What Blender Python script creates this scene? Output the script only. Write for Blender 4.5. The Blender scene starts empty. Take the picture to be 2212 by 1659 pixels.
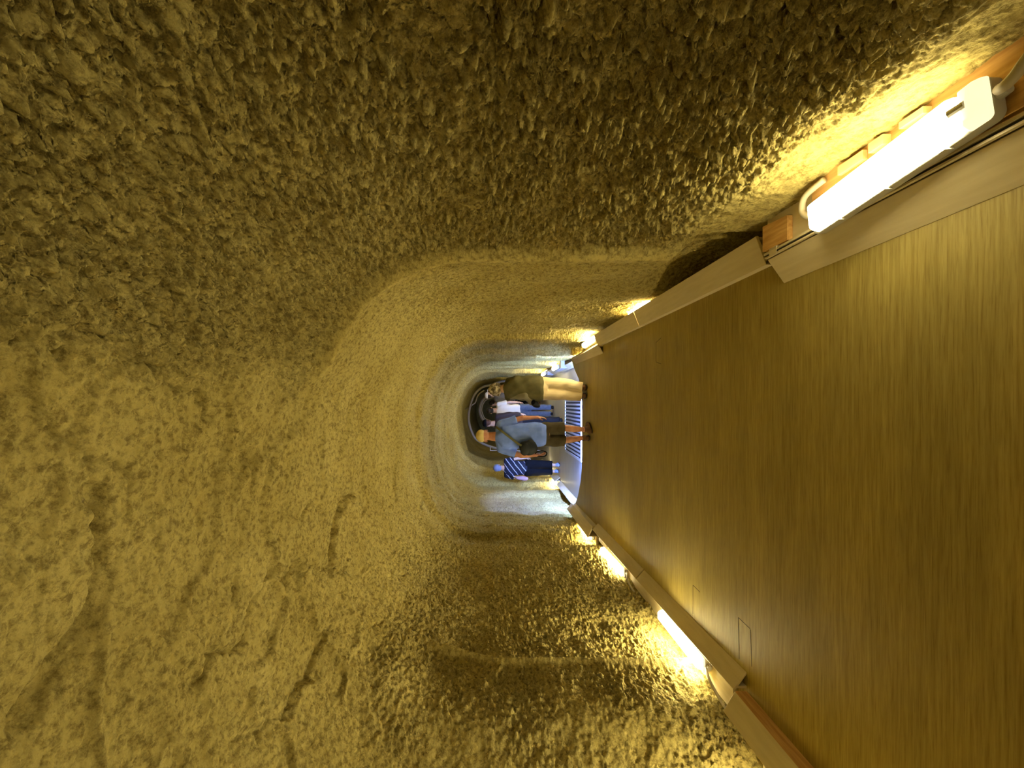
import bpy, bmesh, math, random
import numpy as np
from mathutils import Vector, Matrix, Quaternion

random.seed(7)
sc = bpy.context.scene
COL = sc.collection

# ------------------------------------------------------------------ camera
F, CX, CY, HC = 850.0, 1065.0, 870.0, 1.40        # focal length (px), vanishing point, eye height
cam_d = bpy.data.cameras.new('camera')
cam = bpy.data.objects.new('camera', cam_d)
COL.objects.link(cam)
cam_d.sensor_fit = 'HORIZONTAL'
cam_d.sensor_width = 36.0
cam_d.lens = 36.0 * F / 2212.0
cam_d.shift_x = (1106 - CX) / 2212.0
cam_d.shift_y = (CY - 829.5) / 2212.0
cam_d.clip_start = 0.02
# the phone is held sideways: picture right is world down, picture up is world right
m = Matrix(((0, 1, 0), (0, 0, -1), (-1, 0, 0))).to_4x4()
m.translation = Vector((0, 0, HC))
cam.matrix_world = m
sc.camera = cam

# ------------------------------------------------------------------ world, view
w = bpy.data.worlds.new('world'); sc.world = w; w.use_nodes = True
w.node_tree.nodes['Background'].inputs[0].default_value = (0.9, 0.8, 0.5, 1)
w.node_tree.nodes['Background'].inputs[1].default_value = 0.0
vs = sc.view_settings
sc.display_settings.display_device = 'sRGB'
vs.view_transform = 'Standard'; vs.look = 'None'; vs.gamma = 1.0; vs.use_curve_mapping = False
vs.exposure = 1.06
sc.cycles.use_denoising = True
sc.cycles.max_bounces = 6
sc.cycles.use_adaptive_sampling = True
sc.cycles.adaptive_threshold = 0.03
sc.cycles.diffuse_bounces = 4
sc.cycles.sample_clamp_indirect = 6.0
LAMP = 58.0            # tube brightness
LAMP_COL = (1.0, 0.875, 0.51)
COOL = 800.0
COOL_COL = (0.22, 0.37, 1.0)

def at(px, py, Y):
    return Vector(((CY - py) * Y / F, Y, HC - (px - CX) * Y / F))

# ------------------------------------------------------------------ materials
def mat(name, col, rough=0.7, metal=0.0, emit=None, es=0.0, spec=0.3):
    M = bpy.data.materials.new(name); M.use_nodes = True
    b = M.node_tree.nodes['Principled BSDF']
    b.inputs['Base Color'].default_value = (*col, 1)
    b.inputs['Roughness'].default_value = rough
    b.inputs['Metallic'].default_value = metal
    b.inputs['Specular IOR Level'].default_value = spec
    if emit:
        b.inputs['Emission Color'].default_value = (*emit, 1)
        b.inputs['Emission Strength'].default_value = es
    return M

def nodes_of(M):
    nt = M.node_tree
    return nt, nt.nodes, nt.links, nt.nodes['Principled BSDF']

def noisy(name, c1, c2, scale=20, detail=6, rough=0.75, bump=0.0, bdist=0.002, stretch=(1, 1, 1), bscale=None, spec=0.25, lo=0.35, hi=0.65):
    M = mat(name, c1, rough, spec=spec)
    nt, N, L, b = nodes_of(M)
    tc = N.new('ShaderNodeTexCoord'); mp = N.new('ShaderNodeMapping')
    mp.inputs['Scale'].default_value = stretch
    L.new(tc.outputs['Object'], mp.inputs[0])
    nz = N.new('ShaderNodeTexNoise'); nz.inputs['Scale'].default_value = scale; nz.inputs['Detail'].default_value = detail
    L.new(mp.outputs[0], nz.inputs['Vector'])
    cr = N.new('ShaderNodeValToRGB')
    cr.color_ramp.elements[0].position = lo; cr.color_ramp.elements[0].color = (*c1, 1)
    cr.color_ramp.elements[1].position = hi; cr.color_ramp.elements[1].color = (*c2, 1)
    L.new(nz.outputs[0], cr.inputs[0]); L.new(cr.outputs[0], b.inputs['Base Color'])
    if bump:
        nb = N.new('ShaderNodeTexNoise'); nb.inputs['Scale'].default_value = bscale or scale; nb.inputs['Detail'].default_value = 5
        L.new(mp.outputs[0], nb.inputs['Vector'])
        bp = N.new('ShaderNodeBump'); bp.inputs['Strength'].default_value = bump; bp.inputs['Distance'].default_value = bdist
        L.new(nb.outputs[0], bp.inputs['Height']); L.new(bp.outputs[0], b.inputs['Normal'])
    return M

def rock_material():
    M = mat('tuff_rock', (0.46, 0.35, 0.14), 0.93, spec=0.12)
    nt, N, L, b = nodes_of(M)
    tc = N.new('ShaderNodeTexCoord')
    def nz(scale, det, rough=0.6):
        n = N.new('ShaderNodeTexNoise'); n.inputs['Scale'].default_value = scale
        n.inputs['Detail'].default_value = det; n.inputs['Roughness'].default_value = rough
        L.new(tc.outputs['Object'], n.inputs['Vector']); return n
    a = nz(1.6, 5); r1 = N.new('ShaderNodeValToRGB')
    r1.color_ramp.elements[0].position = .3; r1.color_ramp.elements[0].color = (0.40, 0.318, 0.092, 1)
    r1.color_ramp.elements[1].position = .72; r1.color_ramp.elements[1].color = (0.53, 0.44, 0.155, 1)
    L.new(a.outputs[0], r1.inputs[0])
    c = nz(34, 9, .75); r2 = N.new('ShaderNodeValToRGB')
    r2.color_ramp.elements[0].position = .38; r2.color_ramp.elements[0].color = (0.36, 0.32, 0.24, 1)  # random dark flecks in the colour, standing in for shade in the pits
    r2.color_ramp.elements[1].position = .54; r2.color_ramp.elements[1].color = (1.06, 1.04, 1.02, 1)
    L.new(c.outputs[0], r2.inputs[0])
    mx = N.new('ShaderNodeMix'); mx.data_type = 'RGBA'; mx.blend_type = 'MULTIPLY'; mx.inputs[0].default_value = .8
    L.new(r1.outputs[0], mx.inputs[6]); L.new(r2.outputs[0], mx.inputs[7])
    L.new(mx.outputs[2], b.inputs['Base Color'])
    at_ = N.new('ShaderNodeAttribute'); at_.attribute_name = 'roughness_of_rock'
    f1 = nz(48, 9, .72); f1.inputs['Distortion'].default_value = .6
    f2 = nz(230, 4, .6)
    ds = N.new('ShaderNodeTexNoise'); ds.inputs['Scale'].default_value = 35; ds.inputs['Detail'].default_value = 3
    L.new(tc.outputs['Object'], ds.inputs['Vector'])
    av = N.new('ShaderNodeVectorMath'); av.operation = 'MULTIPLY_ADD'
    L.new(ds.outputs['Color'], av.inputs[0]); av.inputs[1].default_value = (.03, .03, .03); L.new(tc.outputs['Object'], av.inputs[2])
    vo = N.new('ShaderNodeTexVoronoi'); vo.inputs['Scale'].default_value = 75
    L.new(av.outputs[0], vo.inputs['Vector'])
    vc = N.new('ShaderNodeSeparateColor'); L.new(vo.outputs['Color'], vc.inputs[0])
    def scaled(lo, hi):
        r = N.new('ShaderNodeMapRange'); r.inputs[3].default_value = lo; r.inputs[4].default_value = hi
        L.new(at_.outputs['Fac'], r.inputs[0]); return r
    def bump(h, dist, prev, amt=None, strength=1.0):
        q = N.new('ShaderNodeBump'); q.inputs['Distance'].default_value = dist; q.inputs['Strength'].default_value = strength
        L.new(h, q.inputs['Height'])
        if amt is not None: L.new(amt.outputs[0], q.inputs['Strength'])
        if prev is not None: L.new(prev.outputs[0], q.inputs['Normal'])
        return q
    q = bump(f1.outputs[0], .022, None, scaled(.60, .85))
    q = bump(vc.outputs[0], .006, q, scaled(.25, .85))
    q = bump(vo.outputs['Distance'], .007, q, scaled(.3, .85))
    q = bump(f2.outputs[0], .004, q, None, .6)
    L.new(q.outputs[0], b.inputs['Normal'])
    return M

def floor_material():
    """Wood-look vinyl, grain running across the passage."""
    M = mat('wood_look_floor', (0.3, 0.2, 0.06), 0.5, spec=0.25)
    nt, N, L, b = nodes_of(M)
    tc = N.new('ShaderNodeTexCoord')
    def streak(sx, sy, scale, det, lo, hi, c1, c2):
        mp = N.new('ShaderNodeMapping'); mp.inputs['Scale'].default_value = (sx, sy, 1)
        L.new(tc.outputs['Object'], mp.inputs[0])
        n = N.new('ShaderNodeTexNoise'); n.inputs['Scale'].default_value = scale; n.inputs['Detail'].default_value = det
        n.inputs['Roughness'].default_value = .62
        n.inputs['Distortion'].default_value = .25
        L.new(mp.outputs[0], n.inputs['Vector'])
        r = N.new('ShaderNodeValToRGB'); r.color_ramp.elements[0].position = lo; r.color_ramp.elements[1].position = hi
        r.color_ramp.elements[0].color = (*c1, 1); r.color_ramp.elements[1].color = (*c2, 1)
        L.new(n.outputs[0], r.inputs[0]); return n, r
    n1, r1 = streak(1.1, 26, 3.0, 9, .33, .70, (0.33, 0.25, 0.062), (0.48, 0.385, 0.115))
    n2, r2 = streak(2.6, 60, 3.2, 6, .30, .52, (0.62, 0.56, 0.46), (1, 1, 1))
    n3, r3 = streak(.5, 3.2, 1.4, 3, .3, .7, (0.86, 0.84, 0.8), (1.08, 1.06, 1.04))
    def mul(a, c, f):
        mx = N.new('ShaderNodeMix'); mx.data_type = 'RGBA'; mx.blend_type = 'MULTIPLY'; mx.inputs[0].default_value = f
        L.new(a, mx.inputs[6]); L.new(c, mx.inputs[7]); return mx.outputs[2]
    o = mul(mul(r1.outputs[0], r2.outputs[0], .75), r3.outputs[0], 1)
    L.new(o, b.inputs['Base Color'])
    bp = N.new('ShaderNodeBump'); bp.inputs['Strength'].default_value = .25; bp.inputs['Distance'].default_value = .001
    L.new(n2.outputs[0], bp.inputs['Height']); L.new(bp.outputs[0], b.inputs['Normal'])
    rr = N.new('ShaderNodeMapRange'); rr.inputs[3].default_value = .42; rr.inputs[4].default_value = .62
    L.new(n1.outputs[0], rr.inputs[0]); L.new(rr.outputs[0], b.inputs['Roughness'])
    return M

def striped_blouse():
    """navy cloth with thin pale diagonal dashed stripes"""
    M = mat('navy_striped', (0.012, 0.018, 0.06), .8)
    nt, N, L, b = nodes_of(M)
    tc = N.new('ShaderNodeTexCoord'); mp = N.new('ShaderNodeMapping')
    mp.inputs['Rotation'].default_value = (0, math.radians(38), 0)
    L.new(tc.outputs['Object'], mp.inputs[0])
    wv = N.new('ShaderNodeTexWave'); wv.bands_direction = 'Z'; wv.inputs['Scale'].default_value = 3.0
    wv.inputs['Distortion'].default_value = .8; wv.inputs['Detail Scale'].default_value = 3
    L.new(mp.outputs[0], wv.inputs['Vector'])
    cr = N.new('ShaderNodeValToRGB')
    cr.color_ramp.elements[0].position = .90; cr.color_ramp.elements[0].color = (0.007, 0.009, 0.020, 1)
    cr.color_ramp.elements[1].position = .97; cr.color_ramp.elements[1].color = (0.38, 0.38, 0.42, 1)
    L.new(wv.outputs[0], cr.inputs[0]); L.new(cr.outputs[0], b.inputs['Base Color'])
    return M

MR = rock_material()
MF = floor_material()
M_lamp = mat('lit_diffuser', (0.9, 0.88, 0.8), .4, emit=LAMP_COL, es=LAMP)
M_lampnear = mat('lit_diffuser_near', (0.9, 0.88, 0.8), .4, emit=LAMP_COL, es=LAMP * .36)
M_lampfar = mat('lit_diffuser_dim', (0.9, 0.88, 0.8), .4, emit=LAMP_COL, es=LAMP * .7)
M_milk = mat('milky_plastic', (0.82, 0.78, 0.66), .3, emit=LAMP_COL, es=.55)
M_house = mat('grey_plastic', (0.42, 0.40, 0.34), .5)
M_dark = mat('dark_slot', (0.02, 0.016, 0.010), .7)
M_cable = mat('beige_conduit', (0.42, 0.36, 0.24), .55)
M_cool = mat('cool_diffuser', (0.9, 0.9, 0.9), .4, emit=COOL_COL, es=COOL)
M_board = noisy('laminate_board', (0.56, 0.46, 0.26), (0.62, 0.52, 0.31), 5, 5, .5, .05, .001, (8, 1, 8))
M_oak = noisy('orange_wood', (0.42, 0.22, 0.06), (0.58, 0.34, 0.11), 5, 8, .5, .2, .001, (14, 1.2, 14))
M_ply = noisy('pale_plywood', (0.55, 0.38, 0.16), (0.64, 0.47, 0.22), 5, 6, .6, .1, .001, (8, 1, 8))
M_alu = mat('pale_track', (0.60, 0.50, 0.30), .4, .2)
M_concrete = noisy('worn_concrete', (0.30, 0.28, 0.24), (0.40, 0.37, 0.32), 9, 8, .8, .3, .003)
M_vinyl2 = noisy('pale_vinyl', (0.42, 0.41, 0.42), (0.5, 0.49, 0.5), 3, 8, .45, .1, .001, (1, 14, 1))
M_grate = mat('galvanised_steel', (0.62, 0.64, 0.68), .35, .5)
M_rib = mat('pale_rib', (0.50, 0.42, 0.28), .6)
M_skin = noisy('skin', (0.46, 0.28, 0.18), (0.52, 0.33, 0.22), 12, 3, .5)
M_skinr = noisy('sunburnt_skin', (0.40, 0.17, 0.10), (0.50, 0.25, 0.16), 12, 3, .5)
M_hair = noisy('dark_hair', (0.012, 0.009, 0.007), (0.03, 0.022, 0.016), 60, 4, .6)
M_greyhair = noisy('grey_hair', (0.13, 0.10, 0.06), (0.55, 0.47, 0.34), 17, 3, .8, .6, .01, bscale=25, lo=.42, hi=.58)
M_brownhair = noisy('brown_hair', (0.05, 0.02, 0.01), (0.10, 0.045, 0.02), 60, 4, .6)
M_blue = noisy('light_blue_cotton', (0.15, 0.25, 0.80), (0.19, 0.30, 0.90), 14, 4, .9, .4, .006, bscale=9)
M_olive = noisy('olive_jacket', (0.085, 0.075, 0.028), (0.115, 0.10, 0.04), 12, 4, .85, .5, .008, bscale=9)
M_sleeve = noisy('grey_sleeve', (0.16, 0.145, 0.09), (0.20, 0.18, 0.12), 12, 4, .85, .4, .006, bscale=9)
M_khaki = noisy('khaki_cotton', (0.60, 0.47, 0.26), (0.68, 0.54, 0.32), 10, 4, .9, .5, .01, (1, 1, .4), bscale=11)
M_shorts = noisy('dark_olive_shorts', (0.045, 0.035, 0.018), (0.065, 0.052, 0.028), 10, 4, .9, .5, .008, bscale=9)
M_black = mat('black_cloth', (0.005, 0.005, 0.006), .9, spec=.08)
M_navy = mat('navy_cloth', (0.007, 0.006, 0.006), .9, spec=.1)
M_blackbag = mat('black_nylon', (0.012, 0.014, 0.018), .6)
M_white = mat('white_cotton', (0.72, 0.66, 0.50), .9)
M_jeans = noisy('blue_denim', (0.06, 0.075, 0.10), (0.085, 0.10, 0.13), 20, 4, .9)
M_cream = mat('cream_cap', (0.62, 0.50, 0.22), .85)
M_capgrey = mat('grey_blue_cloth', (0.20, 0.23, 0.34), .85)
M_pink = mat('pink_bag', (0.38, 0.24, 0.26), .6)
M_brownleather = noisy('brown_leather', (0.09, 0.04, 0.02), (0.14, 0.07, 0.03), 20, 4, .6)
M_darkbrown = mat('dark_brown_cloth', (0.022, 0.012, 0.008), .85)
M_greybrown = mat('grey_brown_cloth', (0.10, 0.09, 0.07), .85)
M_striped = striped_blouse()
M_strap = mat('olive_strap', (0.13, 0.13, 0.07), .8)
M_eye = mat('eye', (0.5, 0.48, 0.45), .3)
M_brick = mat('fired_clay', (0.42, 0.15, 0.06), .8)
M_whitesign = mat('white_sign', (0.75, 0.68, 0.5), .6)

# ------------------------------------------------------------------ helpers
def link(o, parent=None):
    COL.objects.link(o)
    if parent: o.parent = parent
    return o
def tag(o, label=None, cat=None, group=None, kind=None):
    if label: o['label'] = label
    if cat: o['category'] = cat
    if group: o['group'] = group
    if kind: o['kind'] = kind
    return o
def empty(name, loc, label, cat, group=None):
    o = bpy.data.objects.new(name, None); o.empty_display_size = .1
    link(o); o.location = loc
    return tag(o, label, cat, group)
def build(name, bm, M, parent=None, smooth=False, off=None):
    """link a bmesh (world coordinates) as one mesh object; vertices are made relative to its parent"""
    me = bpy.data.meshes.new(name)
    if parent is not None:
        bmesh.ops.translate(bm, verts=bm.verts, vec=-Vector(world_loc(parent)))
    bmesh.ops.recalc_face_normals(bm, faces=bm.faces)
    bm.to_mesh(me); bm.free()
    me.materials.append(M)
    if smooth:
        me.polygons.foreach_set('use_smooth', [True] * len(me.polygons))
    return link(bpy.data.objects.new(name, me), parent)
def world_loc(o):
    v = Vector((0, 0, 0))
    while o is not None:
        v += o.location; o = o.parent
    return v
def quad_prism(bm, a, b):
    """hexahedron between two quads (lists of 4 points)"""
    va = [bm.verts.new(p) for p in a]; vb = [bm.verts.new(p) for p in b]
    bm.faces.new(va); bm.faces.new(vb[::-1])
    n = len(a)
    for i in range(n):
        bm.faces.new((va[i], vb[i], vb[(i + 1) % n], va[(i + 1) % n]))
def box(bm, x0, x1, y0, y1, z0, z1):
    quad_prism(bm, [(x0, y0, z0), (x1, y0, z0), (x1, y0, z1), (x0, y0, z1)],
                   [(x0, y1, z0), (x1, y1, z0), (x1, y1, z1), (x0, y1, z1)])
def basis(d):
    d = Vector(d).normalized()
    u = Vector((0, 0, 1)).cross(d)
    if u.length < 1e-3: u = Vector((1, 0, 0))
    u.normalize(); v = d.cross(u).normalized()
    return u, v, d
def tube(bm, pts, r, seg=10, rx=None):
    """tube along points; r a number or one per point; closed flat ends"""
    n = len(pts); pts = [Vector(p) for p in pts]
    rs = r if isinstance(r, (list, tuple)) else [r] * n
    rings = []; up = None
    for i, p in enumerate(pts):
        d = (pts[min(i + 1, n - 1)] - pts[max(i - 1, 0)]).normalized()
        if up is None:
            u, v, _ = basis(d)
        else:
            u = (up - d * up.dot(d)).normalized(); v = d.cross(u)
        up = u
        rings.append([bm.verts.new(p + u * math.cos(2 * math.pi * k / seg) * rs[i] + v * math.sin(2 * math.pi * k / seg) * rs[i]) for k in range(seg)])
    for a, b in zip(rings, rings[1:]):
        for k in range(seg):
            bm.faces.new((a[k], a[(k + 1) % seg], b[(k + 1) % seg], b[k]))
    bm.faces.new(rings[0][::-1]); bm.faces.new(rings[-1])
def ell(bm, c, r, rot=None, seg=16):
    mtx = Matrix.Translation(Vector(c))
    if rot is not None: mtx = mtx @ rot.to_4x4()
    mtx = mtx @ Matrix.Diagonal((r[0], r[1], r[2], 1))
    bmesh.ops.create_uvsphere(bm, u_segments=seg, v_segments=seg // 2 + 2, radius=1, matrix=mtx)
def capsule(bm, a, b, ra, rb, seg=12):
    tube(bm, [a, b], [ra, rb], seg)
    ell(bm, a, (ra,) * 3, seg=seg); ell(bm, b, (rb,) * 3, seg=seg)
def loft(bm, rings, seg=20):
    """rings: (z, cx, cy, rx, ry) – closed stack of ellipses, a little boxier than an ellipse"""
    R = []
    for (z, cx, cy, rx, ry) in rings:
        L = []
        for k in range(seg):
            a = 2 * math.pi * k / seg; c, s = math.cos(a), math.sin(a)
            e = .85
            L.append(bm.verts.new((cx + rx * math.copysign(abs(c) ** e, c), cy + ry * math.copysign(abs(s) ** e, s), z)))
        R.append(L)
    for a, b in zip(R, R[1:]):
        for k in range(seg):
            bm.faces.new((a[k], a[(k + 1) % seg], b[(k + 1) % seg], b[k]))
    bm.faces.new(R[0][::-1]); bm.faces.new(R[-1])
def catmull(pts, n=6):
    pts = [Vector(p) for p in pts]; out = []
    P = [pts[0]] + pts + [pts[-1]]
    for i in range(1, len(P) - 2):
        for k in range(n):
            t = k / n
            out.append(0.5 * ((2 * P[i]) + (-P[i-1] + P[i+1]) * t + (2*P[i-1] - 5*P[i] + 4*P[i+1] - P[i+2]) * t*t + (-P[i-1] + 3*P[i] - 3*P[i+1] + P[i+2]) * t**3))
    out.append(pts[-1]); return out

def fused(name, bm, M, parent, voxel=.008, smooth=4, folds=None):
    """union the overlapping solids of a bmesh into one continuous skin and link it"""
    me = bpy.data.meshes.new(name + '_tmp')
    bmesh.ops.translate(bm, verts=bm.verts, vec=-Vector(world_loc(parent)))
    bmesh.ops.recalc_face_normals(bm, faces=bm.faces)
    bm.to_mesh(me); bm.free()
    o = bpy.data.objects.new(name + '_tmp', me); COL.objects.link(o)
    r = o.modifiers.new('r', 'REMESH'); r.mode = 'VOXEL'; r.voxel_size = voxel; r.use_smooth_shade = True
    s = o.modifiers.new('s', 'SMOOTH'); s.factor = .5; s.iterations = smooth
    dg = bpy.context.evaluated_depsgraph_get(); dg.update()
    new = bpy.data.meshes.new_from_object(o.evaluated_get(dg))
    bpy.data.objects.remove(o); bpy.data.meshes.remove(me)
    new.name = name; new.materials.clear(); new.materials.append(M)
    n = len(new.vertices)
    if folds:
        co = np.empty(n * 3); new.vertices.foreach_get('co', co); co = co.reshape(-1, 3)
        no = np.empty(n * 3); new.vertices.foreach_get('normal', no); no = no.reshape(-1, 3)
        amp, f1, tilt = folds
        x, y, z = co.T
        h = np.sin((z + tilt * x) * f1 + 2.2 * np.sin(x * 9 + y * 7)) * .6 + np.sin((z * .6 - x * 1.1 + y) * f1 * .8 + 3 * np.sin(z * 6)) * .4
        co = co + no * (amp * h)[:, None]
        new.vertices.foreach_set('co', co.ravel())
    new.polygons.foreach_set('use_smooth', [True] * len(new.polygons))
    new.update()
    return link(bpy.data.objects.new(name, new), parent)

# ------------------------------------------------------------------ numpy noise
rng = np.random.RandomState(11)
PERM = np.concatenate([rng.permutation(256)] * 3)
ANG = rng.rand(256) * 2 * np.pi
GX, GY = np.cos(ANG), np.sin(ANG)
RJ = rng.rand(256, 2)
def perlin(x, y, seed=0):
    x = x + seed * 17.31; y = y + seed * 9.17
    xi = np.floor(x).astype(int); yi = np.floor(y).astype(int)
    xf = x - xi; yf = y - yi
    def g(ix, iy, dx, dy):
        h = PERM[PERM[ix & 255] + (iy & 255)]
        return GX[h] * dx + GY[h] * dy
    u = xf * xf * xf * (xf * (xf * 6 - 15) + 10); v = yf * yf * yf * (yf * (yf * 6 - 15) + 10)
    a = g(xi, yi, xf, yf); b = g(xi + 1, yi, xf - 1, yf); c = g(xi, yi + 1, xf, yf - 1); d = g(xi + 1, yi + 1, xf - 1, yf - 1)
    return ((a + u * (b - a)) + v * ((c + u * (d - c)) - (a + u * (b - a)))) * 1.4
def fbm(x, y, o=4, seed=0, g=.5):
    s = 0; a = 1; t = 0
    for i in range(o):
        s = s + a * perlin(x * 2 ** i, y * 2 ** i, seed + i); t += a; a *= g
    return s / t
def ridged(x, y, o=3, seed=0):
    s = 0; a = 1; t = 0
    for i in range(o):
        s = s + a * (1 - 2 * np.abs(perlin(x * 2 ** i, y * 2 ** i, seed + i))); t += a; a *= .55
    return s / t
def worley(x, y, seed=0):
    xi = np.floor(x).astype(int); yi = np.floor(y).astype(int)
    best = np.full(x.shape, 9.0); sec = np.full(x.shape, 9.0); cell = np.zeros(x.shape)
    for dx in (-1, 0, 1):
        for dy in (-1, 0, 1):
            cx = xi + dx; cy = yi + dy
            h = PERM[PERM[(cx + seed) & 255] + (cy & 255)]
            d = (cx + RJ[h, 0] - x) ** 2 + (cy + RJ[h, 1] - y) ** 2
            m_ = d < best
            sec = np.where(m_, best, np.minimum(sec, d))
            cell = np.where(m_, h / 255.0, cell)
            best = np.where(m_, d, best)
    return np.sqrt(best), np.sqrt(sec), cell
def sstep(a, b, x):
    t = np.clip((x - a) / (b - a), 0, 1); return t * t * (3 - 2 * t)

# ------------------------------------------------------------------ the rock-cut passage
Z0, ZS, ZC = -0.26, 1.45, 2.50
def side_x(Y):
    xr = .885 + .065 * sstep(2.2, 3.0, Y) + .03 * np.sin(Y * 1.3)* sstep(4, 6, Y)
    xl = -1.91 + .13 * sstep(1.95, 2.35, Y) - .15 * sstep(4.8, 5.3, Y) - .18 * sstep(6.6, 7.1, Y) + .12 * sstep(9.8, 10.4, Y)
    return xl, xr
def profile(t, Y):
    """t 0..1 from the left foot over the crown to the right foot -> x, z, outward normal"""
    xl, xr = side_x(Y)
    cx = (xl + xr) / 2; hw = (xr - xl) / 2
    hwall = ZS - Z0; arc = 3.15; tot = 2 * hwall + arc
    s = t * tot
    left = s < hwall; right = s > hwall + arc
    a = np.clip((s - hwall) / arc, 0, 1) * np.pi
    e = .86
    ca, sa = np.cos(a), np.sin(a)
    x = cx - hw * np.sign(ca) * np.abs(ca) ** e
    z = ZS + (ZC - ZS) * np.abs(sa) ** e
    x = np.where(left, xl, np.where(right, xr, x))
    z = np.where(left, Z0 + s, np.where(right, ZS - (s - hwall - arc), z))
    nx = np.where(left, -1, np.where(right, 1, -ca)); nz_ = np.where(left | right, 0, sa)
    return x, z, nx, nz_, s - tot / 2
def tunnel():
    NT = 1250
    Yb = np.linspace(-2.6, .42, 40)[:-1]
    Yf = np.exp(np.linspace(math.log(.42), math.log(12.75), 980))
    Ys = np.concatenate([Yb, Yf]); NY = len(Ys)
    T, Y = np.meshgrid(np.linspace(0, 1, NT), Ys)
    x, z, nx, nz_, s = profile(T, Y)
    # where each thing lies in pixels (only to find the surface spot of cracks measured on the photo)
    with np.errstate(all='ignore'):
        ok = Y > .3
        PX = np.where(ok, CX - F * (z - HC) / np.where(ok, Y, 1), 1e6); PY = np.where(ok, CY - F * x / np.where(ok, Y, 1), 1e6)
    def spot(px, py):
        i = np.argmin((PX - px) ** 2 + (PY - py) ** 2)
        return s.flat[i], Y.flat[i]
    right = sstep(.35, .75, x + .9 * (z - 1.9) * 0 + .12 * perlin(Y * 2.3, s * 2.3, 5)) * 1.0
    left = sstep(2.25, 2.0, z + .22 * perlin(Y * 1.4, s * 2, 6)) * (x < 0)
    wallR = np.where(x > -.2, sstep(-.05, .35, x + .15 * perlin(Y * 1.7, s * 2.1, 5)), 0)
    # chiselled texture
    wx = s + .018 * perlin(s * 22, Y * 22, 20); wy = Y + .018 * perlin(s * 22, Y * 22, 21)
    d1, d2, cell = worley(wx * 30, wy * 30, 3)
    e1, e2, cell2 = worley(wx * 62, wy * 62, 9)
    chips = .55 * (d2 - d1) + .35 * cell + .30 * perlin(s * 34, Y * 34, 30) + .34 * (e2 - e1) + .26 * cell2
    med = fbm(s * 9, Y * 9, 4, 40)
    big = fbm(s * 1.6, Y * 1.6, 4, 50)
    fine = ridged(s * 30, Y * 30, 3, 60)
    amp = np.zeros_like(s)
    nearR = wallR * (1 - sstep(2.18, 2.26, Y))
    farR = wallR * sstep(2.18, 2.26, Y)
    amp += nearR * (.066 * sstep(.24, .55, z) * (.6 + .4 * sstep(-.1, .15, fbm(s * 3, Y * 3, 2, 70) + .28)))
    amp += nearR * .006
    amp += farR * (.017 + .013 * sstep(5.4, 5.8, Y))
    roughL = left * sstep(2.0, 2.5, Y + .4 * perlin(s * 2, Y * 2, 71))
    amp += roughL * (.036 - .014 * sstep(5.5, 5.8, Y) + .0 * z)
    amp += left * (1 - sstep(2.0, 2.5, Y)) * .012
    ceil = (1 - wallR) * (1 - left)
    amp += ceil * .015
    # plates and slabs of the ceiling
    pd, pd2, pc = worley(s * 2.2 + .25 * perlin(s * 5, Y * 5, 80), Y * 3.1 + .25 * perlin(s * 5, Y * 5, 81), 15)
    plates = pc * .030 * sstep(0, .12, pd2 - pd)
    h = -amp * (chips - .5) * 1.0
    h = h + med * (.010 + .010 * nearR * sstep(.2, .5, z)) + big * .05 + ceil * (plates + fine * .0045 + .012 * ridged(s * 7, Y * 4, 3, 90)) + (left) * .01 * med
    h = h + .010 * sstep(.25, .5, med) * ceil
    # diagonal pick strokes low on the walls
    low = .6 * sstep(.75, .3, z) + left * (1 - sstep(2.0, 2.6, Y))
    h = h + np.clip(low, 0, 1) * .008 * ridged((s * 1.0 + Y * .8) * 16, (Y - s * .8) * 4, 3, 95)
    # bevelled ridges left where two digging stages meet
    bandR = wallR * np.exp(-((Y - 2.27) / .045) ** 2) * sstep(.1, .3, x)
    h = h * (1 - .8 * bandR) - .05 * wallR * sstep(2.20, 2.26, Y) * sstep(4.6, 3.2, Y) * sstep(-.02, .2, x) - .02 * bandR
    yl = 2.66 + .16 * np.clip(z - 1.35, 0, 1) ** 1 * 2
    bandL = left * np.exp(-((Y - yl) / .034) ** 2) * sstep(1.95, 1.7, z)
    h = h * (1 - .8 * bandL) - .055 * bandL + .03 * left * sstep(yl, yl + .06, Y) * sstep(yl + 1.2, yl + .1, Y) * sstep(1.95, 1.6, z)
    h = h - .03 * left * sstep(5.85, 5.9, Y) * sstep(6.6, 6.3, Y)
    for y0, am in ((5.55, .08), (6.9, .10), (7.7, .06), (8.8, .08), (9.9, .09), (11.2, .12)):
        h = h - am * sstep(y0 - .03, y0 + .04, Y) * sstep(y0 + .75, y0 + .2, Y)
    h = h - .13 * sstep(11.9, 12.6, Y) + .10 * perlin(s * 1.3, Y * .3, 77) * sstep(10.5, 12.5, Y)
    h = h + .13 * (x > 0) * sstep(.42, .22, z + .10 * (Y - 2.2)) * sstep(2.0, 2.3, Y) * sstep(3.3, 2.9, Y)  # low undercut added on the right so the wall behind the board falls dark
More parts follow.
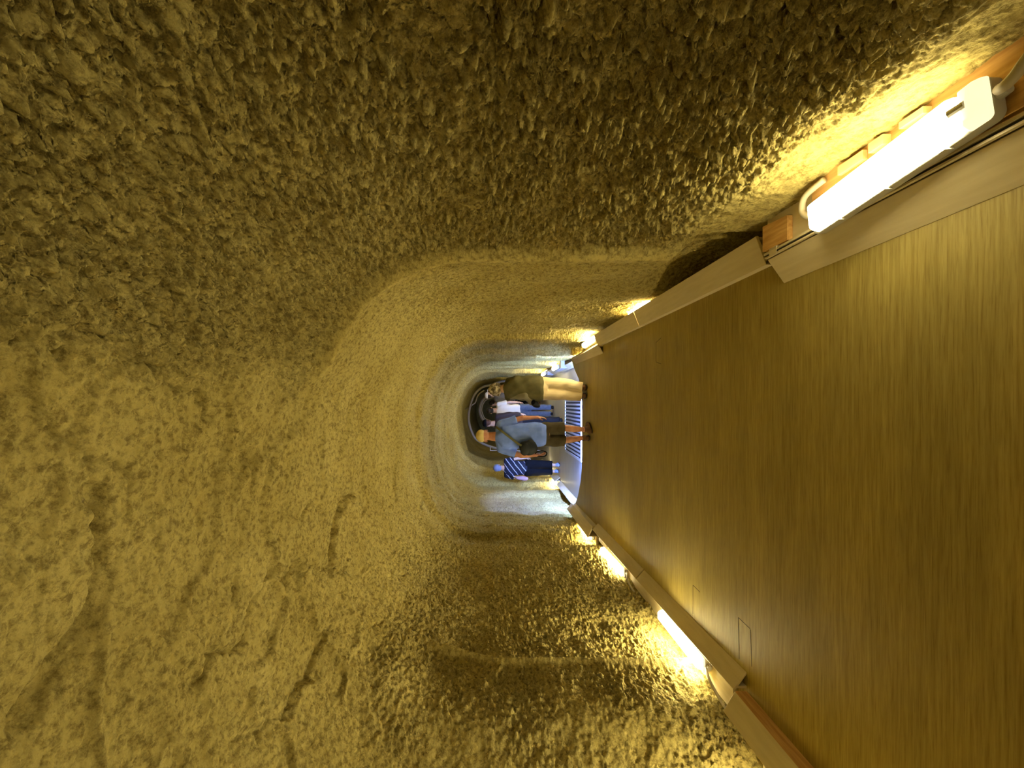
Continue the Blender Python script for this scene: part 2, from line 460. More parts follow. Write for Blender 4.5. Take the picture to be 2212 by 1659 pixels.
    # cracks and ledges of the ceiling, read off the photo
    def poly(pts, width, depth, step=0.0, fall=.35):
        nonlocal h
        P = [spot(*p) for p in pts]
        best = np.full(s.shape, 9.0); side = np.zeros(s.shape)
        jx = .05 * perlin(s * 7, Y * 7, 111) + .018 * perlin(s * 30, Y * 30, 112)
        for (a0, b0), (a1, b1) in zip(P, P[1:]):
            dx, dy = a1 - a0, b1 - b0; L2 = dx * dx + dy * dy + 1e-9
            u = np.clip(((s + jx - a0) * dx + (Y + jx - b0) * dy) / L2, 0, 1)
            ex = s + jx - a0 - u * dx; ey = Y + jx - b0 - u * dy
            d = np.sqrt(ex ** 2 + ey ** 2)
            m_ = d < best
            best = np.where(m_, d, best); side = np.where(m_, np.sign(dx * ey - dy * ex), side)
        taper = np.ones_like(s)
        for q in (P[0], P[-1]):
            taper *= sstep(0, .10, np.sqrt((s - q[0]) ** 2 + (Y - q[1]) ** 2))
        h = h + depth * np.exp(-(best / width) ** 2) * taper
        if step: h = h + step * (side > 0) * sstep(fall, .0, best) * taper
    poly([(160, 1125), (205, 1140), (232, 1185), (246, 1240), (240, 1300), (205, 1365), (150, 1440), (110, 1500), (60, 1600), (30, 1650)], .020, .050, .012, .14)
    poly([(768, 1010), (768, 1060), (735, 1110), (722, 1200), (728, 1260)], .018, .05, .018, .2)
    poly([(415, 830), (440, 880), (490, 915)], .014, .03, .02)
    poly([(20, 1150), (45, 1220), (48, 1300), (28, 1340)], .008, .02, .01)
    poly([(520, 950), (535, 1000), (552, 1090)], .022, .03)
    poly([(616, 990), (638, 1020)], .014, .04)
    poly([(527, 1215), (510, 1290), (497, 1330)], .009, .025, .015)
    poly([(770, 1230), (660, 1215), (598, 1245), (555, 1300), (540, 1350), (430, 1450), (400, 1500)], .016, .03, -.02, .25)
    poly([(70, 740), (160, 750), (250, 760), (340, 810), (420, 900)], .016, .03, -.02, .25)
    poly([(40, 830), (110, 860), (200, 1000), (300, 1100)], .010, .012, .015)
    poly([(740, 1330), (690, 1420), (600, 1550), (500, 1640)], .022, .02, .015, .2)
    poly([(720, 1090), (610, 1120)], .015, .02)
    poly([(810, 910), (818, 930)], .02, .03)
    poly([(1160, 1365), (1200, 1366)], .02, .06)
    poly([(1412, 590), (1425, 590)], .012, .05)
    poly([(1380, 1350), (1330, 1330), (1300, 1350)], .03, .03, .02)
    h = h.astype(np.float64)
    X = x + nx * h; Z = z + nz_ * h; YY = Y + .3 * h * 0
    V = np.stack([X, YY, Z], -1)
    rough = np.clip(amp / .045, 0, 1) * (1 - .8 * np.clip(bandL + bandR, 0, 1))
    return V, T, s, NT, NY, rough
V, T, S, NT, NY, ROUGH = tunnel()
def grid_object(name, V, i0, i1, label=None, rough=None):
    G = V[:, i0:i1 + 1]
    ny, nt = G.shape[:2]
    me = bpy.data.meshes.new(name)
    me.vertices.add(ny * nt); me.vertices.foreach_set('co', G.reshape(-1).astype(np.float32))
    a = (np.arange(ny - 1)[:, None] * nt + np.arange(nt - 1)[None, :]).ravel()
    q = np.stack([a, a + 1, a + nt + 1, a + nt], -1)
    nf = len(q)
    me.loops.add(nf * 4); me.loops.foreach_set('vertex_index', q.ravel().astype(np.int32))
    me.polygons.add(nf); me.polygons.foreach_set('loop_start', (np.arange(nf) * 4).astype(np.int32))
    me.polygons.foreach_set('use_smooth', np.ones(nf, bool))
    me.update(calc_edges=True); me.materials.append(MR)
    at_ = me.attributes.new('roughness_of_rock', 'FLOAT', 'POINT')
    at_.data.foreach_set('value', (rough[:, i0:i1 + 1].ravel() if rough is not None else np.full(ny * nt, .3)).astype(np.float32))
    o = bpy.data.objects.new(name, me); link(o)
    return tag(o, label, kind='structure')
tot = 2 * (ZS - Z0) + 3.15
iL = int(NT * (ZS + .25 - Z0) / tot); iR = NT - iL
grid_object('wall_left', V, 0, iL, rough=ROUGH)
grid_object('ceiling', V, iL, iR, rough=ROUGH)
grid_object('wall_right', V, iR, NT - 1, rough=ROUGH)

def far_tunnel():
    """unlit older stretch behind the last rough arch: wider, so the opening's rim stands out"""
    nt, ys = 90, np.concatenate([[12.62], np.linspace(12.8, 26, 60)])
    Tt, Y = np.meshgrid(np.linspace(0, 1, nt), ys)
    x, z, nx, nz_, s = profile(Tt, np.full_like(Y, 12.0))
    h = .32 + .06 * fbm(s * 2, Y * 1.5, 4, 7) - .05 * (Y - 12.7) * .5
    h = np.where(Y < 12.7, .1, h)
    G = np.stack([x + nx * h, Y, z + nz_ * h], -1)
    return G
G = far_tunnel()
k1, k2 = 30, 60
me_ = grid_object('wall_far_left', G, 0, k1); grid_object('ceiling_far', G, k1, k2); grid_object('wall_far_right', G, k2, 89)
def end_wall(name, Y, seed):
    n = 40
    U, W = np.meshgrid(np.linspace(-2.6, 1.6, n), np.linspace(-.4, 3.0, n))
    H = .06 * fbm(U * 3, W * 3, 4, seed)
    me = np.stack([U, Y + H, W], -1)
    grid_object(name, me, 0, n - 1)
end_wall('wall_back', -2.6, 3); end_wall('wall_far', 25.8, 4)

# ------------------------------------------------------------------ floors
bm = bmesh.new()
edge = [(-1.70, -2.6), (.80, -2.6), (.80, 7.02), (.74, 7.0), (.55, 6.72), (.39, 6.43), (.15, 6.25), (0, 6.2), (-1.0, 6.2), (-1.27, 6.30), (-1.55, 6.5), (-1.70, 6.68)]
quad_prism(bm, [(x, y, 0) for x, y in edge], [(x, y, -.215) for x, y in edge])
fl = build('floor', bm, MF); tag(fl, kind='structure')
def seam(pts):
    b = bmesh.new()
    P = []
    for px, py in pts:
        Y = F * HC / (px - CX); P.append(Vector(((CY - py) * Y / F, Y, .0006)))
    for a, c in zip(P, P[1:]):
        d = (c - a).normalized(); n = Vector((-d.y, d.x, 0)) * .0016
        q = [a + n, a - n, c - n, c + n]
        quad_prism(b, [p - Vector((0, 0, .0008)) for p in q], q)
    tag(build('trim_seam', b, M_dark), kind='structure')
seam([(1512, 1279), (1497, 1264), (1497, 1326)])
seam([(1620, 1358), (1595, 1334), (1597, 1424)])
seam([(1621, 1360), (1624, 1440)])
seam([(1428, 730), (1417, 740), (1417, 782), (1428, 786)])
seam([(1377, 744), (1374, 780)])
bm = bmesh.new(); box(bm, -2.6, 1.6, -2.7, 26.5, -.34, -.22)
tag(build('ground', bm, M_vinyl2), kind='structure')

# ------------------------------------------------------------------ sloped edge boards
def board(name, label, cat, side, Y0, Y1, n0, n1, top0, top1, strip=0.0, back=True, M=M_board, stripM=M_board, zf=0.0, group=None):
    """leaning board from the floor line x=n (z=strip) up to top=(x,z); side +1 right, -1 left"""
    e = empty(name, ((n0 + n1) / 2, (Y0 + Y1) / 2, zf), label, cat, group)
    th = .016
    def sec(n, top):
        a = Vector((n, zf + strip)); b = Vector((top[0], top[1]))
        d = (b - a).normalized(); nn = Vector((-d.y, d.x)) if side > 0 else Vector((d.y, -d.x))
        return [a, b, b - nn * th, a - nn * th + Vector((side * .004, 0))]
    def face(bmx, s0, s1):
        quad_prism(bmx, [(p.x, Y0, max(p.y, zf + .001)) for p in s0], [(p.x, Y1, max(p.y, zf + .001)) for p in s1])
    bmx = bmesh.new(); face(bmx, sec(n0, top0), sec(n1, top1))
    o = build('cover_board', bmx, M, e)
    bv = o.modifiers.new('b', 'BEVEL'); bv.width = .0025; bv.segments = 2
    if strip:
        bmx = bmesh.new()
        def st(n): return [Vector((n, zf)), Vector((n, zf + strip)), Vector((n + side * .02, zf + strip)), Vector((n + side * .02, zf))]
        face(bmx, st(n0), st(n1)); tag(build('base_strip', bmx, stripM, e))
    if back:
        bmx = bmesh.new()
        def bk(t): return [Vector((t[0] - side * .003, zf)), Vector((t[0] - side * .003, t[1] - .018)), Vector((t[0] - side * .015, t[1] - .024)), Vector((t[0] - side * .015, zf))]
        face(bmx, bk(top0), bk(top1)); build('back_panel', bmx, M, e)
    return e
RA = board('edge_board', 'brown laminate edge board sloping below the large lit tube lamp', 'edge board', 1, -.6, 1.892, .573, .573, (.686, .08), (.686, .08))
board('edge_board', 'long tan sloped edge board beside the dark wall shadow, beyond the large lamp', 'edge board', 1, 1.96, 3.66, .688, .712, (.828, .093), (.852, .093), strip=.04)
board('edge_board', 'shorter tan sloped edge board with lamp glow on the rock behind it', 'edge board', 1, 3.675, 5.10, .712, .738, (.852, .093), (.875, .093), strip=.04)
board('edge_board', 'short edge board with open dark triangular end beside the khaki trousers', 'edge board', 1, 5.0, 6.66, .628, .65, (.735, .075), (.735, .068))
board('edge_board', 'bluish lit edge board on the lower floor beyond the right corner', 'edge board', 1, 7.7, 9.4, .70, .71, (.80, -.13), (.81, -.13), zf=-.22)
board('edge_board', 'small upright edge board catching light between two far right lamps', 'edge board', 1, 9.5, 11.0, .74, .76, (.83, -.06), (.85, -.06), zf=-.22)
board('edge_board', 'yellowish edge board over an orange wooden base strip, cut by the picture edge', 'edge board', -1, -.6, 2.17, -1.60, -1.59, (-1.71, .131), (-1.70, .131), strip=.067, stripM=M_oak)
board('edge_board', 'tan edge board in front of the longest visible lamp by the left wall', 'edge board', -1, 2.17, 3.64, -1.486, -1.545, (-1.578, .078), (-1.632, .078))
board('edge_board', 'tan edge board in front of the second, shorter looking lamp by the left wall', 'edge board', -1, 3.655, 5.24, -1.545, -1.60, (-1.632, .078), (-1.69, .078))
board('edge_board', 'edge board hiding a glowing lamp at the left corner of the raised floor', 'edge board', -1, 5.27, 6.68, -1.655, -1.70, (-1.80, .135), (-1.80, .15), strip=.07)
board('edge_board', 'blue lit edge board on the lower floor beneath the blue lit wall', 'edge board', -1, 7.4, 9.4, -1.86, -1.86, (-1.95, -.11), (-1.95, -.11), zf=-.22)
board('edge_board', 'small yellow lit edge board beside the feet of the striped blouse person', 'edge board', -1, 9.5, 10.4, -1.80, -1.80, (-1.90, -.08), (-1.90, -.08), zf=-.22)

# end plate of the near left board, clip and track on the near right board
bm = bmesh.new(); quad_prism(bm, [(-1.486, 2.150, .001), (-1.486, 2.166, .001), (-1.575, 2.166, .060), (-1.575, 2.150, .060)], [(-1.575, 2.150, .001), (-1.575, 2.166, .001), (-1.578, 2.166, .060), (-1.578, 2.150, .060)])
bm.free()
tr = empty('cable_track', (.70, .6, .09), 'pale cable track with a dark groove along the top of the brown board', 'cable track')
bm = bmesh.new(); box(bm, .687, .694, -.6, 1.885, .0905, .099); box(bm, .703, .712, -.6, 1.885, .0905, .103); box(bm, .687, .712, -.6, 1.885, .0865, .0905)
build('rail', bm, M_alu, tr)
bm = bmesh.new(); box(bm, .6945, .7025, -.6, 1.885, .0906, .095); build('cable', bm, M_dark, tr)
for y in (.62, 1.27, 1.80):
    bm = bmesh.new(); box(bm, .686, .713, y, y + .045, .1031, .105); box(bm, .712, .722, y, y + .045, .092, .105); build('clip', bm, M_alu, tr)
# ledge planks that carry the lamps
bm = bmesh.new(); box(bm, .7235, .90, -.6, 1.60, .080, .105); pl = build('ledge_plank', bm, M_oak)
tag(pl, 'warm orange wooden ledge plank under the large lit tube lamp', 'plank'); pl.modifiers.new('b', 'BEVEL').width = .002
bm = bmesh.new(); box(bm, .716, .93, 1.605, 1.90, .040, .074); pl = build('ledge_plank', bm, M_board)
tag(pl, 'dull ledge plank between the large lamp and the loose wooden block', 'plank')
bm = bmesh.new(); quad_prism(bm, [(.715, 1.90, .074), (.86, 1.90, .074), (.86, 1.90, .092), (.715, 1.90, .092)], [(.715, 1.93, .074), (.84, 1.93, .074), (.84, 1.93, .092), (.715, 1.93, .092)])
bm.free()
bm = bmesh.new(); quad_prism(bm, [(.72, 1.74, .075), (.83, 1.74, .075), (.84, 1.88, .075), (.72, 1.88, .075)], [(.72, 1.74, .10), (.83, 1.74, .10), (.84, 1.88, .112), (.72, 1.88, .112)])
wb = build('wooden_block', bm, M_oak); tag(wb, 'small orange wedge-cut wooden block at the far end of the large lamp ledge', 'wooden block')
bm = bmesh.new(); quad_prism(bm, [(-1.606, 2.25, .006), (-1.77, 2.25, .006), (-1.77, 2.25, .028), (-1.606, 2.25, .028)], [(-1.712, 5.1, .006), (-1.79, 5.1, .006), (-1.79, 5.1, .028), (-1.712, 5.1, .028)]); pl = build('ledge_plank', bm, M_board)
tag(pl, 'narrow ledge plank under the two visible lamps by the left wall', 'plank')
bm = bmesh.new(); box(bm, .81, .91, 5.2, 5.9, -.02, 0.0); pl = build('ledge_plank', bm, M_board)
tag(pl, 'short ledge plank under the far lamp nearest the khaki trousers', 'plank')
for (y, l) in ((1.16, .07), (1.28, .05), (1.36, .10)):
    bm = bmesh.new(); box(bm, .855 - .012 * (y > 1.2), .875, y, y + l, .1055, .122 + .01 * (y < 1.3)); sh = build('wooden_shim', bm, M_ply)
    tag(sh, {1.16: 'pale wooden shim wedged by the rock, nearest the picture edge', 1.28: 'narrowest pale wooden shim, middle one along the rock behind the big lamp', 1.36: 'widest pale wooden shim by the rock near the big lamp cable loop'}[y], 'shim')

# ------------------------------------------------------------------ tube lamps
def lamp(label, near, far, w=.092, M=M_lamp, z=None, group='tube lamps behind the edge boards', tilt=0.0, cord=True, glow_end=False):
    a = Vector(near); b = Vector(far)
    e = empty('tube_lamp', (a + b) / 2, label, 'lamp', group)
    u = (b - a).normalized(); L = (b - a).length
    s = Vector((u.y, -u.x, 0)).normalized(); n = s.cross(u).normalized()   # s to the right, n up
    if tilt:
        q = Quaternion(u, tilt); s = q @ s; n = q @ n
    def stadium(hw, y0, y1, rad, seg=6):
        pts = []
        for cx, cy, a0 in ((hw - rad, y1 - rad, 0), (-hw + rad, y1 - rad, 90), (-hw + rad, y0 + rad, 180), (hw - rad, y0 + rad, 270)):
            for k in range(seg + 1):
                t = math.radians(a0 + 90 * k / seg); pts.append((cx + rad * math.cos(t), cy + rad * math.sin(t)))
        return pts
    def shell(bmx, hw, levels, y0, y1, rad):
        rings = []
        for hz, ins in levels:
            rings.append([bmx.verts.new(a + s * px + u * py + n * hz) for px, py in stadium(hw - ins, y0 + ins, y1 - ins, max(rad - ins, .004))])
        for r1, r2 in zip(rings, rings[1:]):
            for k in range(len(r1)):
                bmx.faces.new((r1[k], r1[(k + 1) % len(r1)], r2[(k + 1) % len(r1)], r2[k]))
        bmx.faces.new(rings[0][::-1]); bmx.faces.new(rings[-1])
    b1 = bmesh.new(); shell(b1, w / 2, [(0, .008), (.006, .001), (.034, 0), (.037, .0)], 0, L, .022)
    build('housing', b1, M_house, e, True)
    g = .055 if glow_end else .018
    b1 = bmesh.new(); shell(b1, w / 2 - .003, [(.0375, 0), (.055, .002), (.070, .008), (.080, .018), (.084, .030)], g, L - .012, .02)
    build('diffuser', b1, M, e, True)
    b1 = bmesh.new(); shell(b1, w / 2 - .001, [(.0372, 0), (.050, .003), (.066, .010), (.074, .018)] if glow_end else [(.0372, 0), (.046, .002)], .002, g + .002, .012)
    o = build('end_cap', b1, M_milk, e, True)
    if glow_end:
        b1 = bmesh.new()
        tube(b1, [a + u * .030 + n * .070, a + u * .062 + n * .074], [.011, .013], 12); build('tube_holder', b1, M_house, o)
    for k in (.2, .5, .8):
        for sd in (-1, 1):
            b1 = bmesh.new(); c = a + u * (L * k) + s * (sd * (w / 2 + .002)) + n * .037
            quad_prism(b1, [c + u * q + s * (sd * r) - n * .012 for q, r in ((-.011, -.002), (.011, -.002), (.011, .004), (-.011, .004))],
                           [c + u * q + s * (sd * r) + n * .010 for q, r in ((-.008, -.002), (.008, -.002), (.008, .003), (-.008, .003))])
            build('clip', b1, M_house, e)
    b1 = bmesh.new(); tube(b1, [a - u * .018 + n * .02, a + u * .002 + n * .02], [.014, .016], 12); build('cable_gland', b1, M_house, e)
    return e, a, b, u, s, n
zr = .106
def LP(px, py, z):
    Y = F * (HC - z) / (px - CX); return Vector(((CY - py) * Y / F, Y, 0))
p0 = LP(2143, 203, .145); p1 = LP(1755, 478, .145); p0.z = zr; p1.z = zr
r0 = lamp('largest lit tube lamp, close by beside the brown sloping board', p0, p1, w=.122, M=M_lampnear, glow_end=True, group=None)
lamp('hidden tube lamp glowing on the rock behind the shorter tan edge board', (.895, 3.45, -.06), (.905, 4.05, -.06), w=.07, group=None)
lamp('tube lamp at the end of the tan boards, above the open triangular board end', (.86, 5.22, 0), (.85, 5.86, 0), w=.085, group=None)
lamp('far right tube lamp just before the small upright board', (.86, 6.9, -.218), (.85, 7.5, -.218), group=None)
lamp('far right tube lamp just past the small upright board, above the trousers', (.79, 8.6, -.05), (.79, 9.2, -.05), group=None)
lamp('farthest right tube lamp, beside the olive jacket hem', (.80, 10.6, -.05), (.80, 11.2, -.05), group=None)
lamp('hidden tube lamp glowing behind the yellowish board at the picture corner', (-1.80, 1.15, .028), (-1.80, 1.80, .028), group=None)
q0 = LP(1512, 1430, .10); q1 = LP(1420, 1318, .10); q0.z = q1.z = .0285; q0.x -= .03; q1.x -= .025
lamp('longest looking lit tube lamp by the left wall, on the narrow plank', q0, q1, w=.088, group=None)
q0 = LP(1342, 1232, .10); q1 = LP(1297, 1183, .10); q0.z = q1.z = .0285; q0.x -= .03; q1.x -= .025
lamp('shorter looking lit tube lamp by the left wall, deeper in', q0, q1, w=.088, group=None)
lamp('hidden tube lamp glowing behind the board at the left floor corner', (-1.84, 5.35, .01), (-1.84, 5.95, .01), w=.07, group=None)
lamp('small far tube lamp glowing low on the left beyond the blue lit wall', (-1.98, 9.55, -.2), (-1.98, 10.15, -.2), w=.08, group=None)
lamp('tiny far tube lamp glowing behind the black trousers', (-1.93, 10.9, -.2), (-1.93, 11.5, -.2), group=None)
lamp('unseen dim tube lamp added in the dark stretch behind the walkers', (.70, 17.2, -.21), (.70, 17.8, -.21), M=M_lampfar, group=None)  # lamp added out of sight to lift the black of the far vault
lamp('unseen tube lamp on the right ledge behind the viewer', (.80, -1.1, .106), (.80, -.5, .106), group=None)
lamp('unseen tube lamp on the left ledge behind the viewer', (-1.80, -1.6, .028), (-1.80, -1.0, .028), group=None)
# supports under hidden left lamps
bm = bmesh.new(); box(bm, -1.87, -1.735, -1.9, 2.0, .006, .0275); pl = build('ledge_plank', bm, M_board)
tag(pl, 'ledge plank behind the yellowish near board, under its hidden lamp', 'plank')
bm = bmesh.new(); box(bm, -1.92, -1.81, 5.3, 6.6, -.02, .0095); pl = build('ledge_plank', bm, M_board)
tag(pl, 'ledge plank behind the corner board, under its hidden lamp', 'plank')
bm = bmesh.new(); box(bm, .74, .9, 8.4, 9.3, -.219, -.051); box(bm, .74, .9, 10.5, 11.3, -.219, -.051)
pl = build('trim_1', bm, M_concrete); tag(pl, kind='structure')
bm = bmesh.new(); box(bm, .86, .94, 3.3, 4.2, -.1, -.061); pl = build('trim_2', bm, M_concrete); tag(pl, kind='structure')

# conduits and cables
bm = bmesh.new()
tube(bm, catmull([at(2153, 195, .96), at(2160, 192, .955), at(2172, 184, .93), at(2195, 160, .91), at(2225, 118, .89), at(2300, 20, .86)], 5), .0125, 12)
cd = build('conduit', bm, M_cable, None, True); tag(cd, 'pale plastic conduit leaving the near end of the largest lamp', 'conduit')
bm = bmesh.new()
tube(bm, catmull([(.74, 1.56, .125), (.765, 1.61, .12), (.80, 1.63, .12), (.84, 1.60, .13), (.862, 1.52, .12)], 6), .012, 10)
cd = build('cable', bm, M_cable, None, True); tag(cd, 'pale corrugated cable looping at the far end of the largest lamp', 'cable')
for k, (pts, lb) in enumerate((([(-1.66, 2.48, .06), (-1.69, 2.40, .08), (-1.74, 2.30, .07), (-1.78, 2.22, .045)], 'grey cable curling from the near end of the longest looking left lamp'),
                               ([(-1.70, 3.93, .06), (-1.735, 3.84, .085), (-1.78, 3.74, .07), (-1.80, 3.66, .045)], 'grey cable curling from the near end of the deeper left lamp'))):
    bm = bmesh.new(); tube(bm, catmull(pts, 5), .009, 8)
    cd = build('cable', bm, M_cable, None, True); tag(cd, lb, 'cable')
# unseen cool strip added under the nosing to wash the lower level blue
e = empty('added_light_strip', (-.4, 6.47, -.15), 'unseen cool blue light strip added under the edge of the raised floor', 'lamp')
bm = bmesh.new(); box(bm, -1.30, .25, 6.46, 6.49, -.20, -.10); box(bm, -1.30, .25, 6.49, 6.60, -.106, -.10); build('housing', bm, M_house, e)  # top lip added to keep the blue off the vault
bm = bmesh.new(); box(bm, -1.29, .24, 6.4905, 6.50, -.19, -.125); build('diffuser', bm, M_cool, e)
e = empty('added_spotlight', (.42, 7.05, -.22), 'unseen small cool blue spotlight added on the lower floor to wash the left wall', 'lamp')  # second source added out of view to turn the left wall blue
aim = (Vector((-2.1, 8.0, .38)) - Vector((.42, 7.05, -.19))).normalized()
bm = bmesh.new(); c0 = Vector((.42, 7.05, -.19)); tube(bm, [c0 - aim * .05, c0 + aim * .01], [.020, .024], 14); build('housing', bm, M_house, e, True)
bm = bmesh.new(); tube(bm, [c0 - aim * .02 - Vector((0, 0, .03)), c0 - aim * .02], [.012, .010], 8); build('foot', bm, M_house, e, True)
sp = bpy.data.lights.new('spot', 'SPOT'); sp.energy = 560; sp.color = (.12, .20, 1.0); sp.spot_size = math.radians(50); sp.spot_blend = .5; sp.shadow_soft_size = .02
so = bpy.data.objects.new('spot', sp); link(so, e); so.location = c0 + aim * .02 - Vector(e.location)
so.rotation_mode = 'QUATERNION'; so.rotation_quaternion = aim.to_track_quat('-Z', 'Y')

# ------------------------------------------------------------------ floor grating on the lower level
e = empty('floor_grate', (-.5, 8.0, -.22), 'blue lit metal floor grating on the lower floor between the walkers', 'grate')
gx0, gx1, gy0, gy1 = -1.08, .10, 7.15, 8.75
bm = bmesh.new()
for r in ((gx0, gx1, gy0, gy0 + .05), (gx0, gx1, gy1 - .05, gy1), (gx0, gx0 + .05, gy0 + .05, gy1 - .05), (gx1 - .05, gx1, gy0 + .05, gy1 - .05)):
    box(bm, *r, -.219, -.195)
build('frame', bm, M_grate, e)
for i in range(15):
    x = gx0 + .085 + i * .0725
    bm = bmesh.new(); box(bm, x, x + .034, gy0 + .05, gy1 - .05, -.212, -.197); build('bar', bm, M_grate, e)
bm = bmesh.new(); box(bm, gx0 + .05, gx1 - .05, gy0 + .05, gy1 - .05, -.219, -.2125); build('backing', bm, mat('grate_dark', (.05, .07, .12), .5), e)

# ------------------------------------------------------------------ arched ribs and odd marks deep in the passage
def rib(label, pts, Y, r, M=M_rib):
    b = bmesh.new(); tube(b, catmull([at(px, py, Y) for px, py in pts], 6), r, 8)
    o = build('arch_rib', b, M, None, True); return tag(o, label, 'arch rib')
rib('large pale arch rib across the dark far vault', [(1160, 824), (1120, 822), (1085, 824), (1062, 831), (1041, 837), (1026, 851), (1017, 872), (1012.6, 894), (1013.7, 915), (1020, 935), (1030, 950), (1060, 965), (1110, 975), (1160, 976)], 14.5, .045)
rib('short pale curved bar under the large rib, near the mottled head', [(1046, 843), (1033, 853), (1027, 869), (1022, 873), (1014, 880), (1005, 884)], 14.8, .028)
rib('thicker pale arch rib above the dark haired heads', [(1148, 852), (1100, 851), (1068, 852), (1049, 859), (1040, 869), (1036, 885), (1039, 899), (1047, 909), (1080, 925), (1148, 930)], 16.5, .05)
rib('thin pale arch rib just inside the thicker small one', [(1144, 858), (1100, 857), (1070, 858), (1052, 863), (1044, 871), (1040, 885), (1043, 896), (1050, 906), (1080, 918), (1144, 924)], 17.5, .028)
bm = bmesh.new(); tube(bm, [at(1059, 966, 13.4), at(1059, 973, 13.4)], .012, 6); tube(bm, [at(1059, 973, 13.4), at(1167.5, 973, 13.4)], .012, 6)
sg = build('angle_bracket', bm, M_whitesign); tag(sg, 'small white right-angled bracket in the dark left of the cream cap', 'bracket')
# clay chip pinned to the rock
sidx = at(848, 1407, 3.0)
xx = -1.86; Yk = F * 1.84 / (1407 - CY); c = Vector((-1.83, Yk * .99, HC - (850 - CX) * Yk / F))
bm = bmesh.new()
quad_prism(bm, [c + Vector((0, -.035, -.05)), c + Vector((0, .03, -.06)), c + Vector((0, .035, .03)), c + Vector((0, -.01, .08))],
               [c + Vector((-.03, -.035, -.05)), c + Vector((-.03, .03, -.06)), c + Vector((-.03, .035, .03)), c + Vector((-.03, -.01, .08))])
mk = build('survey_marker', bm, M_brick); tag(mk, 'small reddish clay marker fixed to the rock high on the left wall', 'marker')

# ------------------------------------------------------------------ people
def hand(bm, wrist, d, palm_n, r=.040, curl=.5, spread=1.0, side=1):
    """palm, four fingers, thumb; d = direction the hand points, palm_n = out of the palm"""
    d = Vector(d).normalized(); pn = (Vector(palm_n) - d * Vector(palm_n).dot(d)).normalized(); s = d.cross(pn) * side
    R = Matrix((s, d, pn)).transposed()
    ell(bm, Vector(wrist) + d * .045, (.040, .052, .016), R)
    for i, (off, ln) in enumerate(((-.028, .066), (-.010, .076), (.009, .071), (.027, .055))):
        b0 = Vector(wrist) + d * .085 + s * off
        pts = [b0]; dirv = d.copy()
        for k in range(3):
            ang = curl * (.5 + .35 * k); dirv = (dirv * math.cos(ang) + pn * math.sin(ang)).normalized()
            pts.append(pts[-1] + dirv * ln * (.45, .32, .25)[k])
        for p, q, rr in zip(pts, pts[1:], (.0095, .0088, .008)): capsule(bm, p, q, rr, rr * .93, 8)
    t0 = Vector(wrist) + d * .028 - s * .030
    t1 = t0 + (d * .6 - s * .7 + pn * .35).normalized() * .040; t2 = t1 + (d * .9 - s * .1 + pn * .4).normalized() * .032
    capsule(bm, t0, t1, .012, .0105, 8); capsule(bm, t1, t2, .0105, .009, 8)
    capsule(bm, wrist, Vector(wrist) + d * .03, .027, .026, 10)

def head(bm, c, yaw=0, pitch=0, k=1.0):
    R = Matrix.Rotation(yaw, 3, 'Z') @ Matrix.Rotation(pitch, 3, 'X')
    c = Vector(c)
    def P(x, y, z): return c + R @ (Vector((x, y, z)) * k)
    ell(bm, P(0, -.012, .02), (.077 * k, .095 * k, .095 * k), R)
    ell(bm, P(0, .028, -.045), (.058 * k, .062 * k, .066 * k), R)          # jaw
    ell(bm, P(0, .075, -.085), (.024 * k, .02 * k, .018 * k), R, 10)       # chin
    ell(bm, P(0, .098, -.022), (.013 * k, .019 * k, .026 * k), R, 10)      # nose
    ell(bm, P(0, .078, .022), (.05 * k, .014 * k, .012 * k), R, 10)        # brow
    ell(bm, P(0, .088, -.058), (.024 * k, .01 * k, .009 * k), R, 10)       # lips
    for s in (-1, 1): ell(bm, P(s * .079 * k, -.005, -.012), (.010 * k, .020 * k, .032 * k), R, 10)
    return P, R

